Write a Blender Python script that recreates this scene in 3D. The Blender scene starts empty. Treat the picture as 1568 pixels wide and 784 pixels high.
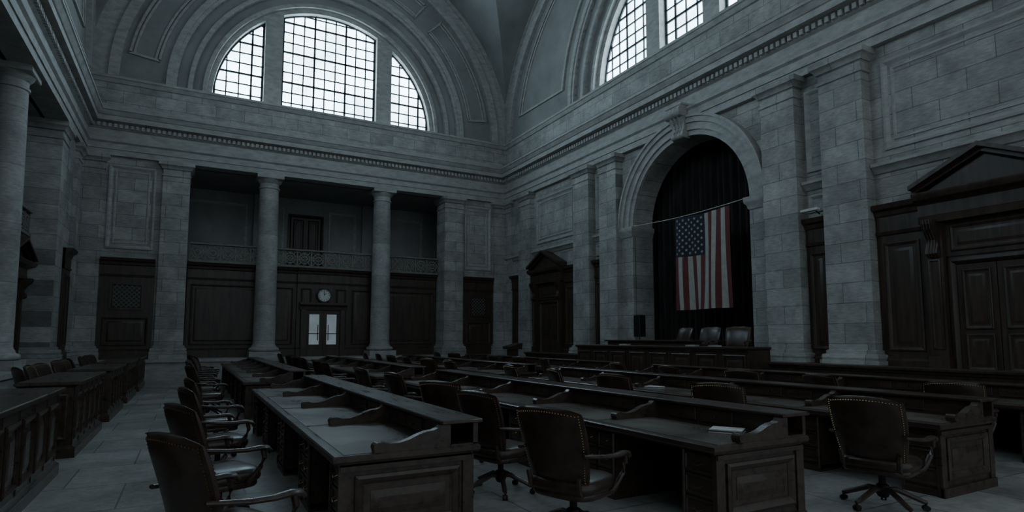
import bpy, bmesh, math, random
from math import sin, cos, pi, radians, sqrt
from mathutils import Vector, Matrix
random.seed(4)
XL, XR, YB = -4.15, 15.15, 28.5
CX = 5.56
YC = 14.95
LY = 15.2         # lunette centre on side walls
PZ = 0.85         # perimeter platform level
ZT = 9.15          # top of columns
ZC = 10.95        # top of cornice
ZS = 12.5        # springing of vault
VH = 9.5
VA = 9.62
VB = YB-LY
# ---------------------------------------------------------------- materials
def nt(name):
    m = bpy.data.materials.new(name); m.use_nodes = True
    t = m.node_tree; b = t.nodes['Principled BSDF']
    return m, t, b
def N(t, typ, **k):
    n = t.nodes.new(typ)
    for a, v in k.items():
        if a in n.inputs.keys(): n.inputs[a].default_value = v
        else: setattr(n, a, v)
    return n
def ramp(t, src, stops):
    r = t.nodes.new('ShaderNodeValToRGB')
    e = r.color_ramp.elements
    e[0].position, e[0].color = stops[0][0], (*stops[0][1], 1)
    e[1].position, e[1].color = stops[-1][0], (*stops[-1][1], 1)
    for p, c in stops[1:-1]:
        x = e.new(p); x.color = (*c, 1)
    t.links.new(src, r.inputs[0]); return r
def pos_scaled(t, sc):
    g = t.nodes.new('ShaderNodeNewGeometry')
    mp = t.nodes.new('ShaderNodeMapping'); mp.inputs['Scale'].default_value = sc
    t.links.new(g.outputs['Position'], mp.inputs['Vector']); return mp.outputs[0]
def mul(t, a, b, fac=1.0):
    m = t.nodes.new('ShaderNodeMix'); m.data_type='RGBA'; m.blend_type='MULTIPLY'
    m.inputs[0].default_value = fac
    t.links.new(a, m.inputs[6]); t.links.new(b, m.inputs[7]); return m.outputs[2]
def bump(t, b, h, s=0.2, d=0.02):
    bp = t.nodes.new('ShaderNodeBump'); bp.inputs['Strength'].default_value = s; bp.inputs['Distance'].default_value = d
    t.links.new(h, bp.inputs['Height']); t.links.new(bp.outputs[0], b.inputs['Normal']); return bp

def stone(name, axis, col=(.45,.435,.41), bw=1.15, bh=.52, mortar=.011, rough=.75):
    m, t, b = nt(name)
    g = t.nodes.new('ShaderNodeNewGeometry')
    s = t.nodes.new('ShaderNodeSeparateXYZ'); t.links.new(g.outputs['Position'], s.inputs[0])
    c = t.nodes.new('ShaderNodeCombineXYZ')
    if axis == 'z':
        t.links.new(s.outputs[0], c.inputs[0]); t.links.new(s.outputs[1], c.inputs[1])
    else:
        t.links.new(s.outputs[0 if axis == 'x' else 1], c.inputs[0]); t.links.new(s.outputs[2], c.inputs[1])
    br = t.nodes.new('ShaderNodeTexBrick')
    br.inputs['Scale'].default_value = 1.0
    br.inputs['Brick Width'].default_value = bw; br.inputs['Row Height'].default_value = bh
    br.inputs['Mortar Size'].default_value = mortar; br.inputs['Mortar Smooth'].default_value = .3
    br.inputs['Color1'].default_value = (*[x*1.14 for x in col], 1)
    br.inputs['Color2'].default_value = (*[x*.84 for x in col], 1)
    br.inputs['Mortar'].default_value = (*[x*.5 for x in col], 1)
    t.links.new(c.outputs[0], br.inputs['Vector'])
    n1 = N(t, 'ShaderNodeTexNoise', Scale=1.3, Detail=8.0, Roughness=.65)
    t.links.new(g.outputs['Position'], n1.inputs['Vector'])
    r1 = ramp(t, n1.outputs[0], [(.3,(.58,.58,.58)),(.7,(1.12,1.12,1.12))])
    mp = pos_scaled(t, (9,9,9) if axis=='z' else (5,5,26))
    n2 = N(t, 'ShaderNodeTexNoise', Scale=1.0, Detail=6.0, Roughness=.7)
    t.links.new(mp, n2.inputs['Vector'])
    r2 = ramp(t, n2.outputs[0], [(.3,(.70,.70,.70)),(.65,(1.08,1.08,1.08))])
    o = mul(t, mul(t, br.outputs[0], r1.outputs[0]), r2.outputs[0])
    t.links.new(o, b.inputs['Base Color']); b.inputs['Roughness'].default_value = rough
    mm = t.nodes.new('ShaderNodeMath'); mm.operation='MULTIPLY_ADD'; mm.inputs[1].default_value=-1.0
    t.links.new(br.outputs['Fac'], mm.inputs[0]); t.links.new(n2.outputs[0], mm.inputs[2])
    bump(t, b, mm.outputs[0], .35, .02)
    return m
def noisy(name, c1, c2, sc=(3,3,3), rough=.7, bs=.15, metal=0, detail=7.0, rr=None, spec=.5):
    m, t, b = nt(name)
    v = pos_scaled(t, sc)
    n = N(t, 'ShaderNodeTexNoise', Scale=1.0, Detail=detail, Roughness=.62)
    t.links.new(v, n.inputs['Vector'])
    r = ramp(t, n.outputs[0], [(.3,c1),(.7,c2)])
    t.links.new(r.outputs[0], b.inputs['Base Color'])
    b.inputs['Roughness'].default_value = rough; b.inputs['Metallic'].default_value = metal
    b.inputs['Specular IOR Level'].default_value = spec
    if rr:
        q = t.nodes.new('ShaderNodeMapRange'); q.inputs[3].default_value=rr[0]; q.inputs[4].default_value=rr[1]
        q.inputs[1].default_value=.3; q.inputs[2].default_value=.7
        t.links.new(n.outputs[0], q.inputs[0]); t.links.new(q.outputs[0], b.inputs['Roughness'])
    if bs: bump(t, b, n.outputs[0], bs, .01)
    return m
STX = stone('stone_ashlar_x','x'); STY = stone('stone_ashlar_y','y')
STC = stone('stone_column','x', col=(.46,.445,.42), bw=50, bh=1.6, mortar=.006)
TRIM = noisy('stone_trim', (.29,.28,.265),(.47,.455,.43),(2.5,2.5,6),.7,.2)
PLAS = noisy('vault_plaster', (.20,.197,.19),(.32,.313,.30),(.6,.6,.6),.85,.1,detail=10.0)
FLO = stone('floor_stone','z', col=(.42,.405,.38), bw=1.2, bh=1.2, mortar=.012, rough=.38)
WOODV = noisy('oak_panelling', (.026,.017,.012),(.080,.052,.036),(9,9,1.0),.40,.12)
WOODH = noisy('oak_desk', (.030,.020,.015),(.082,.055,.040),(14,1.6,14),.32,.10,rr=(.24,.40))
LTOP = noisy('leather_desktop', (.075,.062,.052),(.175,.15,.128),(1.3,1.3,1.3),.33,.05,detail=10.0,rr=(.22,.40))
LEA = noisy('brown_leather', (.026,.015,.011),(.068,.041,.030),(7,7,7),.34,.12,detail=8.0,rr=(.26,.40))
BRASS = noisy('aged_brass', (.22,.16,.08),(.36,.27,.14),(20,20,20),.35,0,metal=1)
IRON = noisy('dark_iron', (.02,.02,.02),(.04,.035,.03),(12,12,12),.5,.1,metal=.6)
BRZ = noisy('balustrade_bronze', (.13,.12,.105),(.23,.21,.185),(8,8,8),.5,.1)
FRAME = noisy('window_bar_paint', (.03,.035,.04),(.05,.055,.06),(5,5,5),.6,0)
CURT = noisy('black_velvet', (.018,.015,.015),(.045,.038,.036),(5,5,1),.85,.1,spec=.25)
DARK = noisy('gallery_plaster', (.24,.235,.225),(.34,.33,.32),(1,1,1),.85,.1)
PAPER = noisy('paper', (.55,.55,.53),(.7,.7,.68),(6,6,6),.7,0)
RED = noisy('flag_red', (.11,.026,.025),(.16,.04,.038),(6,6,6),.8,.1)
WHI = noisy('flag_white', (.36,.34,.31),(.46,.44,.40),(6,6,6),.8,.1)
BLU = noisy('flag_blue', (.012,.015,.030),(.022,.026,.046),(6,6,6),.8,.1)
CLOCKF = noisy('clock_face', (.6,.6,.58),(.72,.72,.7),(6,6,6),.5,0)
BLACK = noisy('black_paint', (.01,.01,.01),(.015,.015,.015),(6,6,6),.4,0)
def glow(name, col, st, sc=.45, lo=.7):
    m, t, b = nt(name)
    v = pos_scaled(t, (sc,sc,sc))
    n = N(t, 'ShaderNodeTexNoise', Scale=1.0, Detail=5.0, Roughness=.6); t.links.new(v, n.inputs['Vector'])
    r = ramp(t, n.outputs[0], [(.3,tuple(c*lo for c in col)),(.65,col)])
    b.inputs['Base Color'].default_value=(.2,.22,.24,1); b.inputs['Roughness'].default_value=.5
    t.links.new(r.outputs[0], b.inputs['Emission Color']); b.inputs['Emission Strength'].default_value=st
    return m
GLASS = glow('daylit_frosted_glass', (.60,.84,1.0), 13.0, .6, .45)
DGLASS = glow('door_frosted_glass', (.62,.78,.85), .20, 2.0)
MATS = [STX,STY,STC,TRIM,PLAS,FLO,WOODV,WOODH,LTOP,LEA,BRASS,IRON,BRZ,FRAME,CURT,DARK,PAPER,RED,WHI,BLU,CLOCKF,BLACK,GLASS,DGLASS]
# ---------------------------------------------------------------- mesh builder
def T_id(u,n,z): return (u,n,z)
def T_back(u,n,z): return (u, YB-n, z)
def T_right(u,n,z): return (XR-n, u, z)
def T_left(u,n,z): return (XL+n, u, z)
class MB:
    def __init__(s, T=T_id): s.v=[]; s.f=[]; s.m=[]; s.T=T
    def add(s, vs, fs, m):
        o=len(s.v); s.v += [s.T(*p) for p in vs]
        s.f += [tuple(i+o for i in f) for f in fs]; s.m += [m]*len(fs)
    def box(s,a0,a1,b0,b1,c0,c1,m):
        s.add([(a0,b0,c0),(a1,b0,c0),(a1,b1,c0),(a0,b1,c0),(a0,b0,c1),(a1,b0,c1),(a1,b1,c1),(a0,b1,c1)],
              [(3,2,1,0),(4,5,6,7),(0,1,5,4),(1,2,6,5),(2,3,7,6),(3,0,4,7)],m)
    def bbox(s,a0,a1,b0,b1,c0,c1,m,e=.01):   # chamfered box
        R=[]
        for c,i in ((c0,e),(c0+e,0),(c1-e,0),(c1,e)):
            x0,x1,y0,y1=a0+i,a1-i,b0+i,b1-i
            R.append([(x0+e,y0,c),(x1-e,y0,c),(x1,y0+e,c),(x1,y1-e,c),(x1-e,y1,c),(x0+e,y1,c),(x0,y1-e,c),(x0,y0+e,c)])
        s.loft(R,m)
    def loft(s,R,m,cap=True,closed=True):
        k=len(R[0]); vs=[p for r in R for p in r]; fs=[]
        for i in range(len(R)-1):
            for j in range(k if closed else k-1):
                a=i*k+j; b=i*k+(j+1)%k
                fs.append((a,b,b+k,a+k))
        if cap: fs += [tuple(range(k-1,-1,-1)), tuple((len(R)-1)*k+j for j in range(k))]
        s.add(vs,fs,m)
    def prism_n(s,poly,n0,n1,m):  # polygon in (u,z)
        s.loft([[(u,n0,z) for u,z in poly],[(u,n1,z) for u,z in poly]],m)
    def prism_u(s,poly,u0,u1,m):  # polygon in (n,z)
        s.loft([[(u0,n,z) for n,z in poly],[(u1,n,z) for n,z in poly]],m)
    def arcband(s,cu,cz,r0,r1,n0,n1,m,a0=0,a1=pi,seg=48):
        R=[]
        for i in range(seg+1):
            a=a0+(a1-a0)*i/seg
            R.append([(cu+r0*cos(a),n0,cz+r0*sin(a)),(cu+r1*cos(a),n0,cz+r1*sin(a)),(cu+r1*cos(a),n1,cz+r1*sin(a)),(cu+r0*cos(a),n1,cz+r0*sin(a))])
        s.loft(R,m)
    def ellband(s,cu,cz,pa,pb,n0,n1,m,seg=64):  # pa,pb=(semi-u,semi-z)
        R=[]
        for i in range(seg+1):
            a=pi*i/seg; c,q=cos(a),sin(a)
            R.append([(cu+pa[0]*c,n0,cz+pa[1]*q),(cu+pb[0]*c,n0,cz+pb[1]*q),(cu+pb[0]*c,n1,cz+pb[1]*q),(cu+pa[0]*c,n1,cz+pa[1]*q)])
        s.loft(R,m)
    def frame(s,u0,u1,z0,z1,n,prof,m,cap=False):
        R=[[(u0+d,n+h,z0+d),(u1-d,n+h,z0+d),(u1-d,n+h,z1-d),(u0+d,n+h,z1-d)] for d,h in prof]
        s.loft(R,m,cap=False)
        if cap:
            s.add(R[-1],[(0,1,2,3)],m)
    def panel(s,u0,u1,z0,z1,n,m,k=1.0):
        s.frame(u0,u1,z0,z1,n,[(0,-.01),(0,.03*k),(.03*k,.045*k),(.06*k,.03*k),(.09*k,.005),(.10*k,.004)],m)
        s.frame(u0+.16*k,u1-.16*k,z0+.16*k,z1-.16*k,n,[(0,-.01),(0,.004),(.07*k,.028*k)],m,cap=True)
    def sqloft(s,u0,u1,n0,n1,prof,m,free=False):
        R=[]
        for z,e in prof:
            b=n0-e if free else n0
            R.append([(u0-e,b,z),(u1+e,b,z),(u1+e,n1+e,z),(u0-e,n1+e,z)])
        s.loft(R,m)
    def lathe(s,cu,cn,prof,m,seg=32):
        s.loft([[(cu+r*cos(2*pi*j/seg),cn+r*sin(2*pi*j/seg),z) for j in range(seg)] for r,z in prof],m)
    def tube(s,pts,rad,m,seg=8,flat=1.0,ref=Vector((0,0,1))):
        R=[]; P=[Vector(p) for p in pts]
        for i,p in enumerate(P):
            t=(P[min(i+1,len(P)-1)]-P[max(i-1,0)]).normalized()
            rf=ref if abs(t.dot(ref))<.95 else Vector((1,0,0))
            a=t.cross(rf).normalized(); b=a.cross(t).normalized()
            r=rad[i] if hasattr(rad,'__len__') else rad
            R.append([tuple(p+a*r*cos(2*pi*j/seg)+b*r*flat*sin(2*pi*j/seg)) for j in range(seg)])
        s.loft(R,m)
    def mesh(s,name,smooth=32,bevel=0):
        me=bpy.data.meshes.new(name); me.from_pydata(s.v,[],s.f)
        used=sorted(set(MATS.index(m) for m in s.m)); mp={k:i for i,k in enumerate(used)}
        for k in used: me.materials.append(MATS[k])
        me.polygons.foreach_set('material_index',[mp[MATS.index(m)] for m in s.m])
        bm=bmesh.new(); bm.from_mesh(me); bmesh.ops.recalc_face_normals(bm,faces=bm.faces)
        bm.to_mesh(me); bm.free()
        if smooth:
            me.polygons.foreach_set('use_smooth',[True]*len(me.polygons))
            me.set_sharp_from_angle(angle=radians(smooth))
        me.update(); return me
    def obj(s,name,smooth=32,loc=(0,0,0),rot=0):
        return place(s.mesh(name,smooth),name,loc,rot)
def place(me,name,loc=(0,0,0),rot=0,scale=(1,1,1)):
    o=bpy.data.objects.new(name,me); bpy.context.collection.objects.link(o)
    o.location=loc; o.rotation_euler=(0,0,rot); o.scale=scale; return o
# ---------------------------------------------------------------- floor & platforms
b=MB(); b.box(-9,17.6,-5,33.2,-.2,0,FLO); b.obj('floor',0)
b=MB(); b.box(XL-4,XR,YB-.85,YB+4.4,0.0,PZ-.12,TRIM); b.box(XL-4,XR,YB-.95,YB+4.4,PZ-.12,PZ,TRIM); b.obj('trim_platform_back')
b=MB(); b.box(XL-4,XL+.25,-5,YB-.96,0,PZ-.12,TRIM); b.box(XL-4,XL+.35,-5,YB-.96,PZ-.12,PZ,TRIM); b.obj('trim_platform_left')
b=MB(); b.box(13.1,XR+2.4,-5,YB-.96,0,PZ-.1,WOODV); b.box(13.0,XR+2.4,-5,YB-.96,PZ-.1,PZ,FLO)
b.obj('trim_dais_platform')
# ---------------------------------------------------------------- lunette walls
def lunette(T,cu,outer,hc,mull,stn,wallname,winname,full0,full1,R=5.2):
    w=MB(T)
    q=R-4.85
    w.box(full0,full1,-.9,0,ZC-.7,ZS,stn)
    w.ellband(cu,ZS,(6.2+q,6.2+q),(outer[0]+.3,outer[1]+.3),-.9,0,PLAS)
    w.box(full0,full1,0,.10,ZC-.05,ZC+.35,TRIM)
    w.prism_u([(0,ZS-.28),(.06,ZS-.26),(.14,ZS-.12),(.18,ZS-.1),(.18,ZS),(0,ZS)],full0,full1,TRIM)
    for r0,r1,n0,n1,m in ((6.35,6.6,-.1,.12,TRIM),(6.2,6.36,-.1,.07,TRIM),(5.75,6.22,-.9,-.10,PLAS),(5.6,5.78,-.9,-.02,TRIM),(5.2,5.62,-.9,-.28,PLAS),(5.05,5.22,-.9,-.2,TRIM),(4.83,5.07,-.9,-.40,TRIM)):
        w.arcband(cu,ZS,r0+q,r1+q,n0,n1,m)
    for d0,d1,n in ((.05,.95,.10),(.0,.16,.20),(.82,1.0,.2)):
        w.ellband(cu,ZS,(outer[0]-d1,outer[1]-d1),(outer[0]-d0+.2,outer[1]-d0+.2),-.05,n,TRIM)
    def annpanel(a0,a1,r0,r1):
        seg=20
        kx=(outer[0])/VH; 
        def P(r,a,rr):
            if rr=='i': return (cu+r*cos(a), ZS+r*sin(a))
            return (cu+r*kx*cos(a), ZS+r*sin(a))
        for w0,h in ((.0,.09),(.14,.05)):
            th=.09
            inn=[P(r0+w0,a0+(a1-a0)*i/seg,'i') for i in range(seg+1)]
            inn2=[P(r0+w0+th,a0+(a1-a0)*i/seg,'i') for i in range(seg+1)]
            out=[P(r1-w0,a0+(a1-a0)*i/seg,'o') for i in range(seg+1)]
            out2=[P(r1-w0-th,a0+(a1-a0)*i/seg,'o') for i in range(seg+1)]
            for A,B in ((inn,inn2),(out,out2)):
                w.loft([[(p[0],-.02,p[1]),(q_[0],-.02,q_[1]),(q_[0],h,q_[1]),(p[0],h,p[1])] for p,q_ in zip(A,B)],TRIM)
            for i in (0,seg):
                p,q_=inn[i],out[i]
                d=Vector((q_[0]-p[0],q_[1]-p[1])).normalized(); nn=Vector((-d.y,d.x))*th/2
                w.prism_n([(p[0]-nn.x,p[1]-nn.y),(q_[0]-nn.x,q_[1]-nn.y),(q_[0]+nn.x,q_[1]+nn.y),(p[0]+nn.x,p[1]+nn.y)],-.02,h,TRIM)
    for a0,a1 in ((8,48),(56,124),(132,172)):
        annpanel(radians(a0),radians(a1),7.25,8.3)
    for sg in (-1,1):
        x0,x1=hc,hc+mull
        pl=[(cu+sg*x0,ZS),(cu+sg*x1,ZS)]+[(cu+sg*(x1+(x0-x1)*k/4),ZS+sqrt(R*R-(x1+(x0-x1)*k/4)**2)+.05) for k in range(5)]
        w.prism_n(pl,-.85,-.38,TRIM)
    w.obj(wallname)
    def bars(name,xa,xb):
        g=MB(T)
        seg=16
        def H(x): return sqrt(max(R*R-x*x,0))
        xs=[xa+(xb-xa)*i/seg for i in range(seg+1)]
        pl=[(cu+x,ZS) for x in (xa,xb)]+[(cu+x,ZS+H(x)) for x in reversed(xs)]
        g.prism_n(pl,-.80,-.76,GLASS)
        n=max(1,round((xb-xa)/.51))
        for i in range(n+1):
            x=xa+(xb-xa)*i/n; th=.05 if i in (0,n) else (.044 if i%3==0 else .028)
            xx=min(max(x,xa+th),xb-th); hh=H(xx)
            if hh>.1: g.box(cu+xx-th,cu+xx+th,-.75,-.70,ZS,ZS+hh,FRAME)
        z=.0; k=0
        while z<R:
            xl=max(xa,-sqrt(max(R*R-z*z,0))); xr=min(xb,sqrt(max(R*R-z*z,0)))
            th=.06 if k==0 else (.044 if k%3==0 else .028)
            if xr-xl>.1: g.box(cu+xl,cu+xr,-.749,-.70,ZS+max(z-th,0),ZS+z+th,FRAME)
            z+=.5; k+=1
        A=[]
        for i in range(33):
            x=xa+(xb-xa)*i/32; h=H(x)
            A.append([(cu+x,-.75,ZS+h),(cu+x*.985,-.75,ZS+max(h-.07,0)),(cu+x*.985,-.68,ZS+max(h-.07,0)),(cu+x,-.68,ZS+h)])
        g.loft(A,FRAME)
        g.obj(name,0)
    bars(winname+'1',-R+.05,-(hc+mull)); bars(winname+'2',-hc,hc); bars(winname+'3',hc+mull,R-.05)
lunette(T_back,CX,(VA,VH),2.27,.78,STX,'wall_back_lunette','window_back_',XL-.2,XR+.2)
lunette(T_right,LY+.2,(VB,VH),1.1,.75,STY,'wall_right_lunette','window_right_',1.5,YB+.2,5.0)
lunette(T_left,LY+.2,(VB,VH),1.1,.75,STY,'wall_left_lunette','window_left_',1.5,YB+.2,5.0)
# ceiling groin vault
K=96; vs=[]; fs=[]
for i in range(K+1):
    for j in range(K+1):
        a=-pi/2+pi*i/K; c=-pi/2+pi*j/K
        vs.append((CX+(VA+.06)*sin(a), LY+VB*1.005*sin(c), ZS+VH*max(cos(a),cos(c))))
for i in range(K):
    for j in range(K):
        p=i*(K+1)+j; q=p+1; r=p+K+2; s_=p+K+1
        if (i-K/2+.5)*(j-K/2+.5)>0: fs += [(p,q,r),(p,r,s_)]
        else: fs += [(p,q,s_),(q,r,s_)]
b=MB(); b.add(vs,fs,PLAS); b.obj('ceiling',20)
# ---------------------------------------------------------------- entablature
def entab(T,u0,u1,name):
    e=MB(T); F=lambda z: ZT+(z-9.0)*(ZC-ZT)/1.65
    e.prism_u([(n_,F(z)) for n_,z in [(-.6,9.0),(.16,9.0),(.16,9.22),(.20,9.22),(.20,9.44),(.28,9.5),(.28,9.56),(.17,9.56),(.17,9.95),(.26,10.0),(.26,10.02),(.24,10.02),(.24,10.16),(.34,10.2),(.52,10.22),(.52,10.4),(.56,10.42),(.66,10.56),(.70,10.58),(.70,10.65),(-.6,10.65)]],u0,u1,TRIM)
    u=u0+.1
    while u<u1-.1:
        e.box(u,u+.11,.2,.35,F(10.02),F(10.16),TRIM); u+=.19
    e.obj(name,25)
entab(T_back,XL,XR,'trim_entablature_back'); entab(T_right,-3,YB,'trim_entablature_right'); entab(T_left,-3,YB,'trim_entablature_left')
# ---------------------------------------------------------------- columns / pilasters
def colprof(z0,z1):
    return [(z0,.16),(z0+.30,.16),(z0+.30,.12),(z0+.36,.14),(z0+.44,.12),(z0+.46,.05),(z0+.54,.05),(z0+.56,0),
            (z1-.62,-.02),(z1-.60,.02),(z1-.54,.02),(z1-.52,-.02),(z1-.34,-.02),(z1-.30,.03),(z1-.24,.05),(z1-.17,.11),(z1-.15,.15),(z1,.15)]
def pilaster(T,uc,w,proj=.3,name='stone_pilaster',mat=None,n0=-.05,z0=PZ,z1=ZT):
    p=MB(T); p.sqloft(uc-w/2,uc+w/2,n0,proj,colprof(z0,z1),mat,False); return p.obj(name)
def pier(T,uc,w,n0,n1,name='stone_pier',mat=None):
    p=MB(T); p.sqloft(uc-w/2,uc+w/2,n0,n1,colprof(PZ,ZT),mat,True); return p.obj(name)
def column(x,y,R=.47):
    c=MB()
    z0,z1=PZ,ZT
    c.sqloft(x-R,x+R,y-R,y+R,[(z0,.18),(z0+.26,.18)],TRIM,True)
    pr=[(R+.17,z0+.26)]
    for k in range(7): a=-pi/2+pi*k/6; pr.append((R+.10+.08*cos(a),z0+.35+.09*sin(a)))
    pr += [(R+.06,z0+.46),(R+.05,z0+.52),(R+.02,z0+.56)]
    for k in range(11):
        f=k/10; pr.append((R*(1-.13*f**1.7),z0+.62+(z1-.62-z0-.62)*f))
    r=R*.87
    pr += [(r+.04,z1-.60),(r+.04,z1-.54),(r,z1-.52),(r,z1-.36),(r+.03,z1-.33),(r+.05,z1-.30),(r+.10,z1-.24),(r+.13,z1-.18)]
    c.lathe(x,y,pr,STC,40)
    c.sqloft(x-r,x+r,y-r,y+r,[(z1-.18,.13),(z1-.16,.16),(z1,.16)],TRIM,True)
    c.obj('stone_column')
YCOL=YB+.35
column(2.92,YCOL); column(8.24,YCOL)
pier(T_back,-.80,1.05,-1.0,.18,mat=STX); pier(T_back,11.96,1.05,-1.0,.18,mat=STX)
pilaster(T_back,XL+.42,.8,.15,mat=STX); pilaster(T_back,XR-.42,.8,.15,mat=STX)
for s_ in (-1,1):
    pilaster(T_right,YC+s_*4.0,1.15,.38,mat=STY)
    pilaster(T_right,YC+s_*5.9,1.2,.38,mat=STY)
    pilaster(T_right,YC+s_*11.1,1.2,.25,mat=STY)
pilaster(T_right,YB-.5,.7,.12,mat=STY)
for y in (20.4,15.3,10.2,5.1): column(XL-.5,y,.45)
pier(T_left,25.3,1.15,-1.0,.02,mat=STY)
pilaster(T_left,27.6,.9,.12,mat=STY)
# ---------------------------------------------------------------- wood wainscot helper
def wood_bay(w,u0,u1,n=0,z1=5.0,z0=PZ,cols=1,grille=False):
    w.box(u0,u1,n-.1,n+.08,z0,z1,WOODV)
    w.prism_u([(n,z0),(n+.16,z0),(n+.16,z0+.32),(n+.12,z0+.38),(n+.08,z0+.4),(n,z0+.4)],u0,u1,WOODV)
    w.prism_u([(n,z1-.75),(n+.12,z1-.75),(n+.14,z1-.68),(n+.1,z1-.66),(n+.1,z1-.3),(n+.14,z1-.26),(n+.16,z1-.16),(n+.26,z1-.12),(n+.3,z1),(n,z1)],u0,u1,WOODV)
    L=(u1-u0)/cols
    for i in range(cols):
        a,c=u0+i*L+.16,u0+(i+1)*L-.16
        if c-a<.4: a-=.08;c+=.08
        if grille:
            w.panel(a,c,z0+.55,z0+1.7,n+.08,WOODV)
            ga,gc,g0,g1=a+.2,c-.2,z0+2.0,z0+3.1
            w.frame(ga,gc,g0,g1,n+.08,[(0,-.01),(0,.05),(.08,.05),(.1,0)],WOODV)
            w.box(ga+.08,gc-.08,n+.075,n+.085,g0+.08,g1-.08,BLACK)
            W=gc-ga-.2; H=g1-g0-.2; st=.17
            q=-H
            while q<W:
                for d in (1,-1):
                    x0,x1=max(q,0),min(q+H,W)
                    if x1-x0>.03:
                        za,zb=(x0-q),(x1-q)
                        if d<0: za,zb=H-za,H-zb
                        X0,X1=ga+.1+x0,ga+.1+x1; Z0,Z1=g0+.1+za,g0+.1+zb
                        w.loft([[(X0,n+.086,Z0-.018),(X0,n+.11,Z0-.018),(X0,n+.11,Z0+.018),(X0,n+.086,Z0+.018)],[(X1,n+.086,Z1-.018),(X1,n+.11,Z1-.018),(X1,n+.11,Z1+.018),(X1,n+.086,Z1+.018)]],BRZ)
                q+=st
        else:
            w.panel(a,c,z0+.55,z1-.95,n+.08,WOODV)
STP=[(0,-.02),(0,.05),(.06,.06),(.12,.02),(.14,-.0)]
def stone_panel(w,u0,u1,z0,z1,n=0): w.frame(u0,u1,z0,z1,n,STP,TRIM); w.frame(u0+.22,u1-.22,z0+.22,z1-.22,n,[(0,-.01),(0,.025),(.05,.025),(.07,0)],TRIM)
# ---------------------------------------------------------------- back wall
w=MB(T_back)
w.box(XL-.4,-1.25,-.8,0,PZ,ZT+.1,STX); w.box(12.4,XR+.4,-.8,0,PZ,ZT+.1,STX)
stone_panel(w,-3.2,-1.55,5.35,8.8); stone_panel(w,12.65,14.2,5.35,8.8)
# gallery shell
w.box(-1.3,12.5,-4.6,-4.3,0,9.4,DARK); w.box(-1.6,-1.3,-4.6,-.8,0,9.4,DARK); w.box(12.4,12.7,-4.6,-.8,0,9.4,DARK)
w.box(-1.3,12.4,-4.4,-.5,ZT,9.5,DARK); w.box(-1.3,12.4,-4.3,-1.0,4.8,5.05,DARK)
w.frame(-.6,2.3,5.5,8.6,-4.3,STP,TRIM)
w.frame(3.3,4.1,5.5,8.6,-4.3,STP,TRIM); w.frame(6.4,7.9,5.5,8.6,-4.3,STP,TRIM)
w.frame(8.9,11.8,5.5,8.6,-4.3,STP,TRIM)
for a in (2.6,8.2): w.box(a,a+.5,-4.3,-4.1,5.05,9.15,DARK)
w.obj('wall_back')
w=MB(T_back)
wood_bay(w,XL+.85,-1.42,0,4.95,grille=True); wood_bay(w,12.6,XR-.85,0,4.95,grille=True)
w.obj('wall_back_side_wainscot')
w=MB(T_back)
wood_bay(w,-.25,2.92,-1.0,5.05); wood_bay(w,2.92,4.35,-1.0,5.05); wood_bay(w,6.8,8.24,-1.0,5.05); wood_bay(w,8.24,11.4,-1.0,5.05)
wood_bay(w,4.35,6.8,-.85,5.05,cols=3)
w.obj('wall_back_wainscot')
# central door with glazing
d=MB(T_back)
n=-.75
d.box(CX-1.02,CX-.8,n-.05,n+.14,PZ,3.35,WOODV); d.box(CX+.8,CX+1.02,n-.05,n+.14,PZ,3.35,WOODV)
d.prism_u([(n-.05,3.05),(n+.14,3.05),(n+.16,3.2),(n+.26,3.3),(n+.26,3.4),(n-.05,3.4)],CX-1.1,CX+1.1,WOODV)
for sg in (-1,1):
    a,c=sorted((CX+sg*.02,CX+sg*.79))
    d.box(a,c,n-.04,n+.03,PZ,3.04,WOODV)
    d.box(a+.15,c-.15,n+.03,n+.04,PZ+.55,2.85,DGLASS)
    d.box(a+.15,c-.15,n+.038,n+.06,PZ+1.05,PZ+1.09,WOODV)
    d.frame(a+.1,c-.1,PZ+.5,2.9,n+.03,[(0,0),(0,.03),(.05,.03),(.06,.0)],WOODV)
    d.tube([(CX+sg*.24,n+.09,PZ+.75),(CX+sg*.24,n+.09,PZ+1.5)],.02,IRON,6)
d.obj('door_1')
# clock
c=MB(T_back); n=-.58; cz=3.75
c.arcband(CX,cz,.29,.34,n-.12,n+.06,FRAME,0,2*pi,40)
c.prism_n([(CX+.3*cos(2*pi*i/40),cz+.3*sin(2*pi*i/40)) for i in range(40)],n-.12,n+.02,CLOCKF)
for i in range(12):
    a=2*pi*i/12; r0,r1=.21,.265; e=.012
    tx,tz=-sin(a)*e,cos(a)*e
    c.prism_n([(CX+r0*cos(a)-tx,cz+r0*sin(a)-tz),(CX+r1*cos(a)-tx,cz+r1*sin(a)-tz),(CX+r1*cos(a)+tx,cz+r1*sin(a)+tz),(CX+r0*cos(a)+tx,cz+r0*sin(a)+tz)],n+.02,n+.028,BLACK)
for a,L in ((radians(95),.2),(radians(60),.14)):
    e=.011; tx,tz=-sin(a)*e,cos(a)*e
    c.prism_n([(CX-tx,cz-tz),(CX+L*cos(a)-tx,cz+L*sin(a)-tz),(CX+L*cos(a)+tx,cz+L*sin(a)+tz),(CX+tx,cz+tz)],n+.03,n+.036,BLACK)
c.obj('wall_clock')
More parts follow.
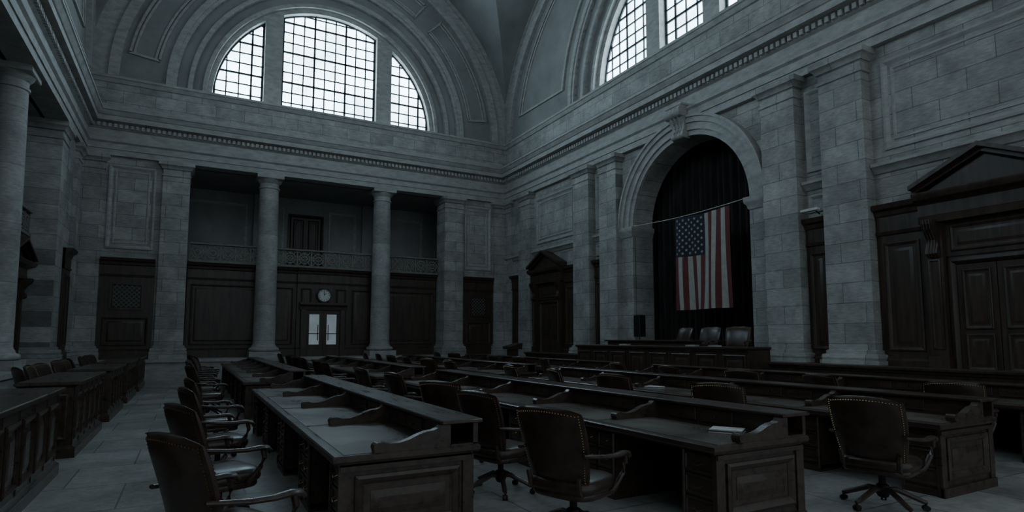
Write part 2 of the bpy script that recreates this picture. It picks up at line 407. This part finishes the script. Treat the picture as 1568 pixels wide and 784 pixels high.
def pdoor(w,uc,n,z0,hw,h,m=WOODV):
    for sg in (-1,1):
        a,c=sorted((uc+sg*.01,uc+sg*hw)); w.box(a,c,n-.03,n+.04,z0,z0+h,m)
        w.panel(a+.1,c-.1,z0+.15,z0+h*.38,n+.04,m,.7); w.panel(a+.1,c-.1,z0+h*.42,z0+h-.12,n+.04,m,.7)
    w.frame(uc-hw-.16,uc+hw+.16,z0-.05,z0+h+.16,n,[(0,0),(0,.1),(.08,.12),(.14,.06),(.16,0)],m)
d=MB(T_back); pdoor(d,CX-.35,-4.3,5.05,.75,3.1); d.obj('door_2')
d=MB(lambda u,n,z:(12.4+n*-1,u,z)); pdoor(d,YB+2.6,0,5.05,.6,2.7); d.obj('door_3')
# balustrades
def balus(T,u0,u1,n,name,z0=5.05,h=.88):
    g=MB(T)
    g.box(u0,u1,n-.09,n+.09,z0,z0+.1,BRZ); g.bbox(u0,u1,n-.1,n+.1,z0+h-.09,z0+h,BRZ)
    k=max(1,round((u1-u0)/.62)); L=(u1-u0)/k; za,zb=z0+.1,z0+h-.09; zm=(za+zb)/2
    for i in range(k+1):
        u=u0+i*L; g.box(max(u-.035,u0),min(u+.035,u1),n-.03,n+.03,za,zb,BRZ)
    for i in range(k):
        a=u0+i*L+.03; c=a+L-.06; um=(a+c)/2
        for p,q in (((a,za),(c,zb)),((a,zb),(c,za))):
            g.tube([(p[0],n,p[1]),(q[0],n,q[1])],.03,BRZ,5)
        for R in (.12,.24):
            g.arcband(um,zm,R-.028,R+.028,n-.02,n+.02,BRZ,0,2*pi,16)
        for sg in (-1,1):
            g.arcband(um+sg*L*.36,zm,.06,.1,n-.015,n+.015,BRZ,0,2*pi,12)
            g.arcband(um,zm+sg*.25,.04,.07,n-.015,n+.015,BRZ,0,2*pi,10)
    g.obj(name)
balus(T_back,-.2,2.86,-.72,'balustrade'); balus(T_back,3.0,8.18,-.72,'balustrade'); balus(T_back,8.3,11.4,-.72,'balustrade')
# ---------------------------------------------------------------- right wall
w=MB(T_right)
RA=2.75; ZA=6.05
w.box(-3,YC-RA,-.9,0,0,ZC-.5,STY); w.box(YC+RA,YB+.5,-.9,0,0,ZC-.5,STY)
sg=36
for i in range(sg):
    a=pi*i/sg; c_=pi*(i+1)/sg
    u0,u1=YC+RA*cos(a),YC+RA*cos(c_); z0,z1=ZA+RA*sin(a),ZA+RA*sin(c_)
    w.prism_n([(u0,z0),(u1,z1),(u1,ZC-.5),(u0,ZC-.5)],-.9,0,STY)
STR=[(0,5.82),(.05,5.84),(.1,5.92),(.16,5.98),(.2,6.0),(.2,6.08),(0,6.1)]
for a,c in ((-3,3.2),(4.4,8.45),(9.65,10.37),(19.53,20.25),(21.45,25.45),(26.65,YB)):
    w.prism_u(STR,a,c,TRIM)
stone_panel(w,4.85,8.15,6.4,8.7); stone_panel(w,21.75,25.15,6.4,8.7)
stone_panel(w,-1,2.9,6.4,8.7)
for a,c in ((9.7,10.3),(19.6,20.2)):
    w.frame(a+.02,c-.02,6.35,8.7,0,STP,TRIM)
    w.frame(a+.02,c-.02,5.2,5.7,0,STP,TRIM)
for r0,r1,n in ((2.75,2.95,.10),(2.93,3.2,.17),(3.18,3.42,.24),(3.36,3.45,.30)):
    w.arcband(YC,ZA,r0,r1,-.02,n,TRIM)
for s_ in (-1,1):
    a,c=sorted((YC+s_*RA,YC+s_*3.42))
    w.box(a,c,-.02,.12,PZ,5.75,STY); w.box(a-.03*(s_>0),c+.03*(s_<0),-.02,.2,PZ,PZ+.4,TRIM)
    w.sqloft(a,c,-.9,.14,[(5.66,0),(5.7,.03),(5.8,.05),(5.86,.1),(5.92,.12),(6.05,.12)],TRIM)
w.box(YC-3.6,YC+3.6,-2.4,-2.2,0,10,DARK); w.box(YC-3.6,YC-3.3,-2.3,-.9,0,10,DARK); w.box(YC+3.3,YC+3.6,-2.3,-.9,0,10,DARK); w.box(YC-3.6,YC+3.6,-2.3,-.9,9.8,10,DARK)
w.obj('wall_right')
# keystone
k=MB(T_right)
pr=[(.0,8.72),(.26,8.72),(.34,8.80),(.36,8.92),(.30,9.02),(.29,9.12),(.34,9.28),(.44,9.42),(.55,9.52),(.60,9.62),(.58,9.74),(.5,9.8),(0,9.8)]
def kw(z): return .24+.13*(z-8.7)/1.1
k.loft([[(YC+s_*kw(z),n_,z) for n_,z in pr] for s_ in (-1,1)],TRIM)
for cz,cn,rr in ((9.62,.45,.19),(8.84,.25,.13)):
    k.loft([[(YC+s_*(kw(cz)+.03),cn+rr*cos(2*pi*i/16),cz+rr*sin(2*pi*i/16)) for i in range(16)] for s_ in (-1,1)],TRIM)
for o in (-.16,0,.16):
    k.tube([(YC+o*(.7+.5*(z-8.7)),n_+.01,z) for n_,z in pr[2:11]],.04,TRIM,6)
k.sqloft(YC-.36,YC+.36,0,.5,[(9.8,0),(9.84,.04),(9.9,.04)],TRIM)
k.obj('trim_keystone')
# right wainscot
w=MB(T_right)
for a,c in ((7.3,8.43),(9.67,10.35),(19.55,20.23),(21.5,22.6)): wood_bay(w,a,c,0,5.0)
wood_bay(w,4.45,4.7,0,5.0); wood_bay(w,25.2,25.45,0,5.0)
wood_bay(w,-3,3.2,0,5.0,cols=3); wood_bay(w,26.7,YB-.9,0,5.0)
w.obj('wall_right_wainscot')
def pediment_door(T,uc,name):
    d=MB(T); z0=PZ
    for sg in (-1,1):
        a,c=sorted((uc+sg*.92,uc+sg*1.28))
        d.box(a,c,-.02,.24,z0,4.35,WOODV); d.box(a-.03,c+.03,-.02,.3,z0,z0+.45,WOODV)
        d.frame(a+.06,c-.06,z0+.6,3.5,.24,[(0,-.01),(0,.02),(.03,.03),(.05,0)],WOODV)
        pr=[(.2,3.55),(.30,3.56),(.36,3.63),(.35,3.72),(.30,3.82),(.30,3.95),(.36,4.08),(.46,4.2),(.5,4.3),(.5,4.4),(.2,4.4)]
        um=(a+c)/2
        d.loft([[(um-.12,n_,z) for n_,z in pr],[(um+.12,n_,z) for n_,z in pr]],WOODV)
        for o in (-.06,0,.06): d.tube([(um+o,n_+.005,z) for n_,z in pr[1:10]],.022,WOODV,6)
    d.prism_u([(0,4.35),(.3,4.35),(.32,4.5),(.3,4.52),(.3,4.78),(.38,4.84),(.5,4.88),(.56,4.98),(.56,5.04),(0,5.04)],uc-1.36,uc+1.36,WOODV)
    d.prism_n([(uc-1.25,5.04),(uc+1.25,5.04),(uc,5.68)],0,.3,WOODV)
    for sg in (-1,1):
        for th0,th1,nn in ((0,.10,.42),(.10,.2,.56)):
            d.prism_n([(uc+sg*1.42,5.04+th0),(uc,5.72+th0),(uc,5.72+th1),(uc+sg*1.42,5.04+th1)],0,nn,WOODV)
    d.box(uc-.92,uc+.92,-.02,.12,3.55,4.35,WOODV); d.panel(uc-.8,uc+.8,3.66,4.25,.12,WOODV,.8)
    pdoor(d,uc,.0,z0,.75,2.5)
    d.obj(name)
pediment_door(T_right,6.0,'door_4'); pediment_door(T_right,23.9,'door_5')
# picture light on the narrow bay
l=MB(T_right)
l.tube([(9.95,.05,5.12),(9.95,.25,5.2),(9.95,.42,5.2)],.02,IRON,6); l.bbox(9.72,10.22,.36,.52,5.15,5.22,PAPER,.01)
l.obj('wall_light')
# curtain
vs=[];fs=[]; nu=260; 
for i in range(nu+1):
    u=YC-3.2+6.4*i/nu
    dn=.11*sin(u*2*pi/.31+.8*sin(u*2.1))+.05*sin(u*2*pi/.83)
    for j in range(9):
        z=PZ+ (9.3-PZ)*j/8
        vs.append((u,-1.35+dn*(1-.25*j/8),z))
for i in range(nu):
    for j in range(8):
        a=i*9+j; fs.append((a,a+1,a+10,a+9))
b=MB(T_right); b.add(vs,fs,CURT); b.obj('stage_curtain',60)
# flag
fl=MB(T_right); W0=15.45; FW=2.45; FZ=5.98; FH=3.3
def fp(s_,t_,off=0):
    dn=.10*sin(s_*9+t_*1.8)*(.25+.75*t_)+.05*sin(s_*21-t_*2)*(.4+.6*t_)
    return (W0-FW*s_*(1-.03*t_), .05+dn+off, FZ-FH*t_-.05*sin(s_*pi)*(1-t_))
nu,nv=52,44
vs=[fp(i/nu,j/nv) for i in range(nu+1) for j in range(nv+1)]; 
fr,fw,fb=[],[],[]
for i in range(nu):
    for j in range(nv):
        a=i*(nv+1)+j; f=(a,a+1,a+nv+2,a+nv+1); st=i//4
        (fb if (st<7 and j<19) else (fr if st%2==0 else fw)).append(f)
o=len(fl.v); fl.v += [T_right(*p) for p in vs]
for L,m in ((fr,RED),(fw,WHI),(fb,BLU)): fl.f += L; fl.m += [m]*len(L)
for off in (.012,-.012):
    for i in range(1,12):
        for j in range(1,10):
            if (i+j)%2==0:
                su,sv=(7/13)*j/10,(19/44)*i/12; pts=[]
                for k_ in range(10):
                    r=.062 if k_%2==0 else .026; a=pi/2+k_*pi/5
                    pts.append(fp(su+r*cos(a)/FW,sv-r*sin(a)/FH,off))
                fl.add(pts+[fp(su,sv,off)],[(k_,(k_+1)%10,10) for k_ in range(10)],WHI)
fl.obj('american_flag',60)
r=MB(T_right); r.tube([(YC+3.3-6.5*i/20,.04,6.12-.12*sin(pi*i/20)) for i in range(21)],.012,PAPER,6)
r.obj('flag_rope')
# ---------------------------------------------------------------- left wall
w=MB(T_left)
w.box(25.9,YB+.5,-.8,0,PZ,ZT+.1,STY)
w.box(-3,25.8,-4.3,-4.0,0,9.5,DARK); w.box(-3,25.8,-4.0,-.5,ZT,9.5,DARK); w.box(-3,25.8,-4.0,-1.0,4.8,5.05,DARK); w.box(25.8,26.0,-4.2,-.8,0,9.3,DARK)
w.box(-3.2,-3,-4.3,-.8,0,9.3,DARK)
w.obj('wall_left')
w=MB(T_left)
for i in range(5):
    a=5.1*i; wood_bay(w,a+.02 if i else -3,a+5.08,-1.0,5.05,cols=3)
wood_bay(w,26.0,27.1,0,4.95)
w.obj('wall_left_wainscot')
ys=[-3,5.1,10.2,15.3,20.4,24.7]
for a,c in zip(ys[:-1],ys[1:]): balus(T_left,a+.05,c-.05,-.75,'balustrade')
TD=lambda u,n,z:(XL-.92+n,u,PZ+(z-PZ)*.78)
pediment_door(TD,22.9,'door_6'); pediment_door(TD,17.8,'door_7')
# ---------------------------------------------------------------- desks
def desk_mesh(n,name):
    d=MB(); S=1.75; L=n*S; D=1.25; q0=D-1.4
    prof=[(.70,.05),(.715,.05),(.725,.01),(.74,0),(.775,0),(.785,.012)]
    d.loft([[(e,e,z),(D-e,e,z),(D-e,L-e,z),(e,L-e,z)] for z,e in prof],WOODH)
    for i in range(n):
        a=i*S+.05; d.box(.09,.98+q0,a,a+S-.10,.785,.789,LTOP)
    d.box(1.08+q0,1.38+q0,.02,L-.02,.785,.80,WOODH)
    d.box(1.34+q0,1.385+q0,.02,L-.02,.79,.975,WOODH)
    d.box(1.10+q0,1.13+q0,.02,L-.02,.79,.975,WOODH)
    d.bbox(1.04+q0,1.42+q0,-.01,L+.01,.97,1.005,WOODH,.008)
    y=.12
    while y<L-.5:
        if (y%S)>.15 and (y%S)<S-.55: d.bbox(1.085+q0,1.11+q0,y,y+.42,.81,.95,WOODH,.006); d.tube([(1.06+q0,y+.21,.88),(1.09+q0,y+.21,.88)],.012,BRASS,6)
        y+=.5
    pr=[(.47,.786),(.465,.83),(.49,.862),(.54,.868),(.60,.852),(.68,.852),(.76,.872),(.84,.905),(.91,.925),(.97,.93),(1.01,.945),(1.03,.968),(1.06,.972),(1.12,.972),(1.12,.786)]
    for i in range(n+1):
        y=min(max(i*S,.05),L-.05)
        d.loft([[(x+q0,y-.038,z) for x,z in pr],[(x+q0,y+.038,z) for x,z in pr]],WOODH)
        d.loft([[(.505+q0+.042*cos(2*pi*q/12),y+s_*.048,.828+.04*sin(2*pi*q/12)) for q in range(12)] for s_ in (-1,1)],WOODH)
    for y0,y1 in ((.05,.09),(L-.09,L-.05)): d.box(.06,D-.06,y0,y1,.0,.71,WOODH)
    d.box(D-.10,D-.06,.06,L-.06,.0,.71,WOODH)
    TE=lambda u,nn,z:(u,.05-nn,z); TF=lambda u,nn,z:(u,L-.05+nn,z); TB=lambda u,nn,z:(D-.06+nn,u,z); TFr=lambda u,nn,z:(.10-nn,u,z)
    for TT in (TE,TF):
        d.T=TT
        d.panel(.18,D-.18,.17,.62,0,WOODH,.8)
        for a in (.05,D-.15): d.box(a,a+.10,-.005,.02,.0,.70,WOODH)
        d.box(.05,D-.05,-.005,.035,.0,.10,WOODH); d.box(.06,D-.06,-.005,.03,.66,.70,WOODH)
    d.T=TB
    for i in range(2*n):
        a=i*S/2+.1; d.panel(a,a+S/2-.2 if i<2*n-1 else L-.1,.17,.62,0,WOODH,.7)
    d.box(.05,L-.05,-.005,.03,0,.1,WOODH)
    d.T=T_id
    for i in range(n+1):
        y0=max(i*S-.3,.07); y1=min(i*S+.3,L-.07)
        if i==0: y1=.47
        if i==n: y0=L-.47
        d.box(.10,D-.09,y0,y1,.03,.705,WOODH); d.box(.08,D-.09,y0,y1,0,.08,WOODH)
        for z0,z1 in ((.11,.29),(.31,.49),(.51,.68)):
            d.T=TFr
            cs=[(y0+.03,y1-.03)] if (i in (0,n)) else [(y0+.03,(y0+y1)/2-.01),((y0+y1)/2+.01,y1-.03)]
            for a,c in cs:
                d.frame(a,c,z0,z1,0,[(0,0),(0,.016),(.02,.02),(.028,.008)],WOODH,cap=True)
                m_=(a+c)/2; zz=(z0+z1)/2
                d.tube([(m_-.05,.012,zz+.01),(m_-.045,.035,zz),(m_,.04,zz-.02),(m_+.045,.035,zz),(m_+.05,.012,zz+.01)],.006,BRASS,5)
            d.T=T_id
        d.tube([(.085,y0+.02,.05),(.085,y0+.02,.69)],.018,WOODH,6); d.tube([(.085,y1-.02,.05),(.085,y1-.02,.69)],.018,WOODH,6)
    return d.mesh(name,30)
DM={}
def desk(x,y,n):
    if n not in DM: DM[n]=desk_mesh(n,'legislative_desk')
    o=place(DM[n],'legislative_desk',(x,y,0)); return o
# ---------------------------------------------------------------- chair
def chair_mesh():
    c=MB()
    def sup(a,bb,z,k=4.0,cx=0):
        R=[]
        for j in range(28):
            t=2*pi*j/28; cc,ss=cos(t),sin(t)
            R.append((cx+a*math.copysign(abs(cc)**(2/k),cc), bb*math.copysign(abs(ss)**(2/k),ss), z))
        return R
    c.loft([sup(.25*f,.26*f,z) for z,f in ((.36,.96),(.375,1.0),(.405,1.0),(.415,.98))],WOODH)
    c.loft([sup(.27*f,.275*f,z) for z,f in ((.41,.93),(.42,.99),(.45,1.02),(.48,1.0),(.505,.94),(.52,.84),(.53,.6),(.535,.3),(.535,.02))],LEA)
    nh,nw=12,14
    def bp(s_,t_,side):
        z=.50+.56*s_ + .035*s_*(1-t_*t_)
        w=.245+.045*sin(s_*pi*.62)
        x=-.235-.10*s_-.05*s_*s_+.055*t_*t_
        th=.042*(1-abs(t_)**6*.75)*(1-abs(2*s_-1)**8*.6)
        if side>0: th*=1.15+.25*sin(s_*pi)
        return (x+side*th, w*t_, z)
    R=[]
    for i in range(nh+1):
        s_=i/nh
        front=[bp(s_,-1+2*j/nw,1) for j in range(nw+1)]
        back=[bp(s_,1-2*j/nw,-1) for j in range(nw+1)]
        R.append(front+back)
    def shr(r,f,dz):
        cx=sum(p[0] for p in r)/len(r)
        return [(cx+(p[0]-cx)*f,p[1]*(1-.02*(1-f)),p[2]+dz) for p in r]
    R=[shr(R[0],.4,-.015)]+R+[shr(R[-1],.75,.012),shr(R[-1],.3,.02)]
    c.loft(R,LEA)
    def nail(p,sx):
        x,y,z=p; r=.008
        c.add([(x,y-r,z),(x,y,z-r),(x,y+r,z),(x,y,z+r),(x+sx*.006,y,z)],[(0,1,4),(1,2,4),(2,3,4),(3,0,4)],BRASS)
    for i in range(26):
        for t_ in (-.93,.93):
            for sd in (-1,1):
                p=bp(i/25*.96+.02,t_,sd); nail((p[0]+sd*.002,p[1],p[2]),sd)
    for j in range(1,24):
        for sd in (-1,1):
            p=bp(.965,-.93+1.86*j/24,sd); nail((p[0]+sd*.002,p[1],p[2]),sd)
    for s_ in (-1,1):
        c.tube([(-.17,s_*.2,.38),(-.25,s_*.21,.44),(-.27,s_*.22,.56)],.02,WOODH,6)
        c.tube([(-.30,s_*.275,.745),(-.22,s_*.305,.735),(-.08,s_*.325,.715),(.06,s_*.33,.705),(.17,s_*.328,.71),(.235,s_*.325,.70),(.262,s_*.322,.672),(.252,s_*.32,.648)],[.022,.024,.027,.03,.034,.034,.026,.012],WOODH,8,.7)
        c.tube([(.20,s_*.322,.695),(.215,s_*.32,.62),(.19,s_*.31,.54),(.14,s_*.295,.47),(.11,s_*.275,.41),(.09,s_*.24,.385)],[.022,.02,.02,.02,.022,.02],WOODH,8)
    c.lathe(0,0,[(.12,.36),(.12,.345),(.05,.33),(.03,.31),(.028,.24),(.05,.22),(.055,.15),(.04,.11),(.02,.10)],IRON,14)
    for k in range(5):
        a=2*pi*k/5+.3; ca,sa=cos(a),sin(a)
        c.tube([(.03*ca,.03*sa,.18),(.10*ca,.10*sa,.185),(.20*ca,.20*sa,.135),(.30*ca,.30*sa,.085),(.325*ca,.325*sa,.08)],[.028,.026,.024,.022,.016],WOODH,7)
        x,y=.315*ca,.315*sa
        c.tube([(x,y,.085),(x,y,.05)],.01,IRON,5)
        for o in (-.014,.014):
            px,py=x-sa*o,y+ca*o
            c.loft([[(px-sa*e+ca*.028*cos(2*pi*q/10),py+ca*e+sa*.028*cos(2*pi*q/10),.029+.028*sin(2*pi*q/10)) for q in range(10)] for e in (-.008,.008)],IRON)
    return c.mesh('leather_desk_chair',45)
CH=chair_mesh()
def chair(x,y,deg,z=0,sc=1.0): place(CH,'leather_armchair',(x,y,z),radians(deg),(1.08*sc,1.2*sc,1.02*sc))
rows=[(1.0,[(4.70,4),(13.5,6)]),(3.92,[(3.62,5),(14.0,6)]),(7.05,[(3.4,5),(13.8,6)]),(10.0,[(3.4,5),(13.8,6)])]
for ri,(x,secs) in enumerate(rows):
    for (y,n) in secs:
        desk(x,y,n)
        for i in range(n):
            cy=y+(i+.5)*1.75; rot=random.uniform(-14,22)
            cx=x-.55+random.uniform(-.12,.05)
            cp=(cx,cy,rot)
            if ri==0 and y<5: cp=[(.26,4.3,26),(.28,6.1,20),(.34,8.0,12),(.38,9.8,8)][i]
            if ri==1 and i<3 and y<5: cp=[(2.98,4.35,20),(3.1,5.95,14),(3.25,7.6,30)][i]
            if ri==2 and i<2 and y<5: cp=[(6.2,3.55,10),(6.3,5.6,25)][i]
            chair(*cp)
# left side desks
def sidedesk(L):
    d=MB(); D=.75; H=1.08
    d.loft([[(e,e,z),(D-e,e,z),(D-e,L-e,z),(e,L-e,z)] for z,e in ((H-.09,.07),(H-.06,.03),(H-.045,.0),(H-.01,0),(H,.012))],WOODH)
    d.box(.07,D-.07,.07,L-.07,0,H-.08,WOODH)
    d.loft([[(e,e,z),(D-e,e,z),(D-e,L-e,z),(e,L-e,z)] for z,e in ((0,.02),(.13,.02),(.17,.06),(.18,.08))],WOODH)
    k=round(L/.62); W=(L-.14)/k
    d.T=lambda u,n,z:(D-.07+n,u,z)
    for i in range(k): d.panel(.07+i*W+.06,.07+(i+1)*W-.06,.25,H-.18,0,WOODH,.7)
    for i in range(k+1): d.box(max(.07+i*W-.03,.07),min(.07+i*W+.03,L-.07),-.005,.012,.18,H-.09,WOODH)
    for q in (0,1):
        d.T=(lambda u,n,z:(u,.07-n,z)) if q==0 else (lambda u,n,z:(u,L-.07+n,z))
        d.panel(.14,D-.14,.25,H-.18,0,WOODH,.7)
    d.T=T_id
    return d.mesh('side_bench_desk',30)
SD={}
for y,L in ((4.9,4.5),(10.5,3.0),(14.6,2.9),(18.5,2.9),(22.4,2.9)):
    if L not in SD: SD[L]=sidedesk(L)
    place(SD[L],'side_bench_desk',(-2.12,y,0))
    n=int(L/.95)
    for i in range(n): chair(-2.65,y+(i+.5)*L/n,random.uniform(-15,25))
# ---------------------------------------------------------------- rostrum & rails
def counter(x0,x1,y0,y1,z1,name,k,z0=0,d=None):
    own=d is None
    if own: d=MB()
    L=y1-y0
    d.box(x0+.08,x1,y0+.04,y1-.04,z0,z1-.06,WOODV)
    d.loft([[(x0+e,y0+e,z),(x1-e*.2,y0+e,z),(x1-e*.2,y1-e,z),(x0+e,y1-e,z)] for z,e in ((z1-.12,.06),(z1-.07,.03),(z1-.05,0),(z1-.01,0),(z1,.01))],WOODV)
    d.box(x0+.04,x1,y0,y1,z0,z0+.14,WOODV)
    W=L/k; d.T=lambda u,n,z:(x0+.08-n,u,z)
    for i in range(k): d.panel(y0+i*W+.1,y0+(i+1)*W-.1,z0+.25,z1-.2,0,WOODV,.8)
    d.T=T_id
    if own: d.obj(name)
ros=MB(); counter(12.05,12.95,10.0,17.4,1.48,'',8,0,ros)
ros.box(12.5,12.93,12.3,16.1,1.475,1.60,WOODV); ros.bbox(12.42,12.95,12.2,16.2,1.60,1.65,WOODV,.01)
ros.obj('rostrum_desk')
counter(12.5,12.95,3.2,9.8,1.12,'dais_rail',8); counter(12.5,12.95,17.8,21.9,1.12,'dais_rail',5)
for y,rot in ((14.15,170),(13.0,185),(11.85,200)): chair(13.75,y,rot,PZ,1.06)
# loudspeaker on stand
l=MB(); l.bbox(14.35,14.65,16.6,16.95,1.75,2.55,BLACK,.02)
l.lathe(14.5,16.78,[(.02,1.76),(.02,PZ+.1),(.2,PZ+.04),(.22,PZ)],BLACK,14)
l.obj('loudspeaker')
# lectern
l=MB(); l.bbox(12.25,12.75,22.6,23.15,0,.12,WOODV); l.bbox(12.32,12.68,22.68,23.07,.12,1.25,WOODV)
l.loft([[(12.2,22.55,1.22),(12.8,22.55,1.22),(12.8,23.2,1.22),(12.2,23.2,1.22)],[(12.18,22.53,1.34),(12.82,22.53,1.5),(12.82,23.22,1.5),(12.18,23.22,1.34)]],WOODV)
l.tube([(12.75,22.87,1.48),(12.7,22.87,1.62),(12.6,22.87,1.7)],.012,IRON,6)
l.obj('lectern')
# papers
def papers(x,y,z,rot,name='paper_stack',n=3):
    p=MB()
    for i in range(n):
        a=.03*i; p.T=lambda u,nn,zz,a=a:(u*cos(a)-nn*sin(a),u*sin(a)+nn*cos(a),zz)
        p.box(-.11,.11,-.15,.15,.012*i,.012*i+.011,PAPER if i%2==0 else LTOP)
    p.obj(name,0,(x,y,z),rot)
papers(4.62,4.1,.791,.5); papers(12.25,14.9,1.482,.2); papers(12.25,12.0,1.482,.2); papers(12.25,11.2,1.482,-.3)
papers(7.5,8.3,.791,.3); papers(10.3,9.6,.791,.1)
# ---------------------------------------------------------------- world, camera
wd=bpy.data.worlds.new('overcast'); bpy.context.scene.world=wd; wd.use_nodes=True
bg=wd.node_tree.nodes['Background']; bg.inputs[0].default_value=(.66,.80,.9,1); bg.inputs[1].default_value=.56
cam=bpy.data.cameras.new('camera'); co=bpy.data.objects.new('camera',cam); bpy.context.collection.objects.link(co)
co.location=(0,0,1.7); co.rotation_euler=(radians(95),0,radians(-28.6)); cam.lens=20.64; cam.sensor_width=36; cam.shift_y=.0302
cam.clip_start=.05; cam.clip_end=200
bpy.context.scene.camera=co
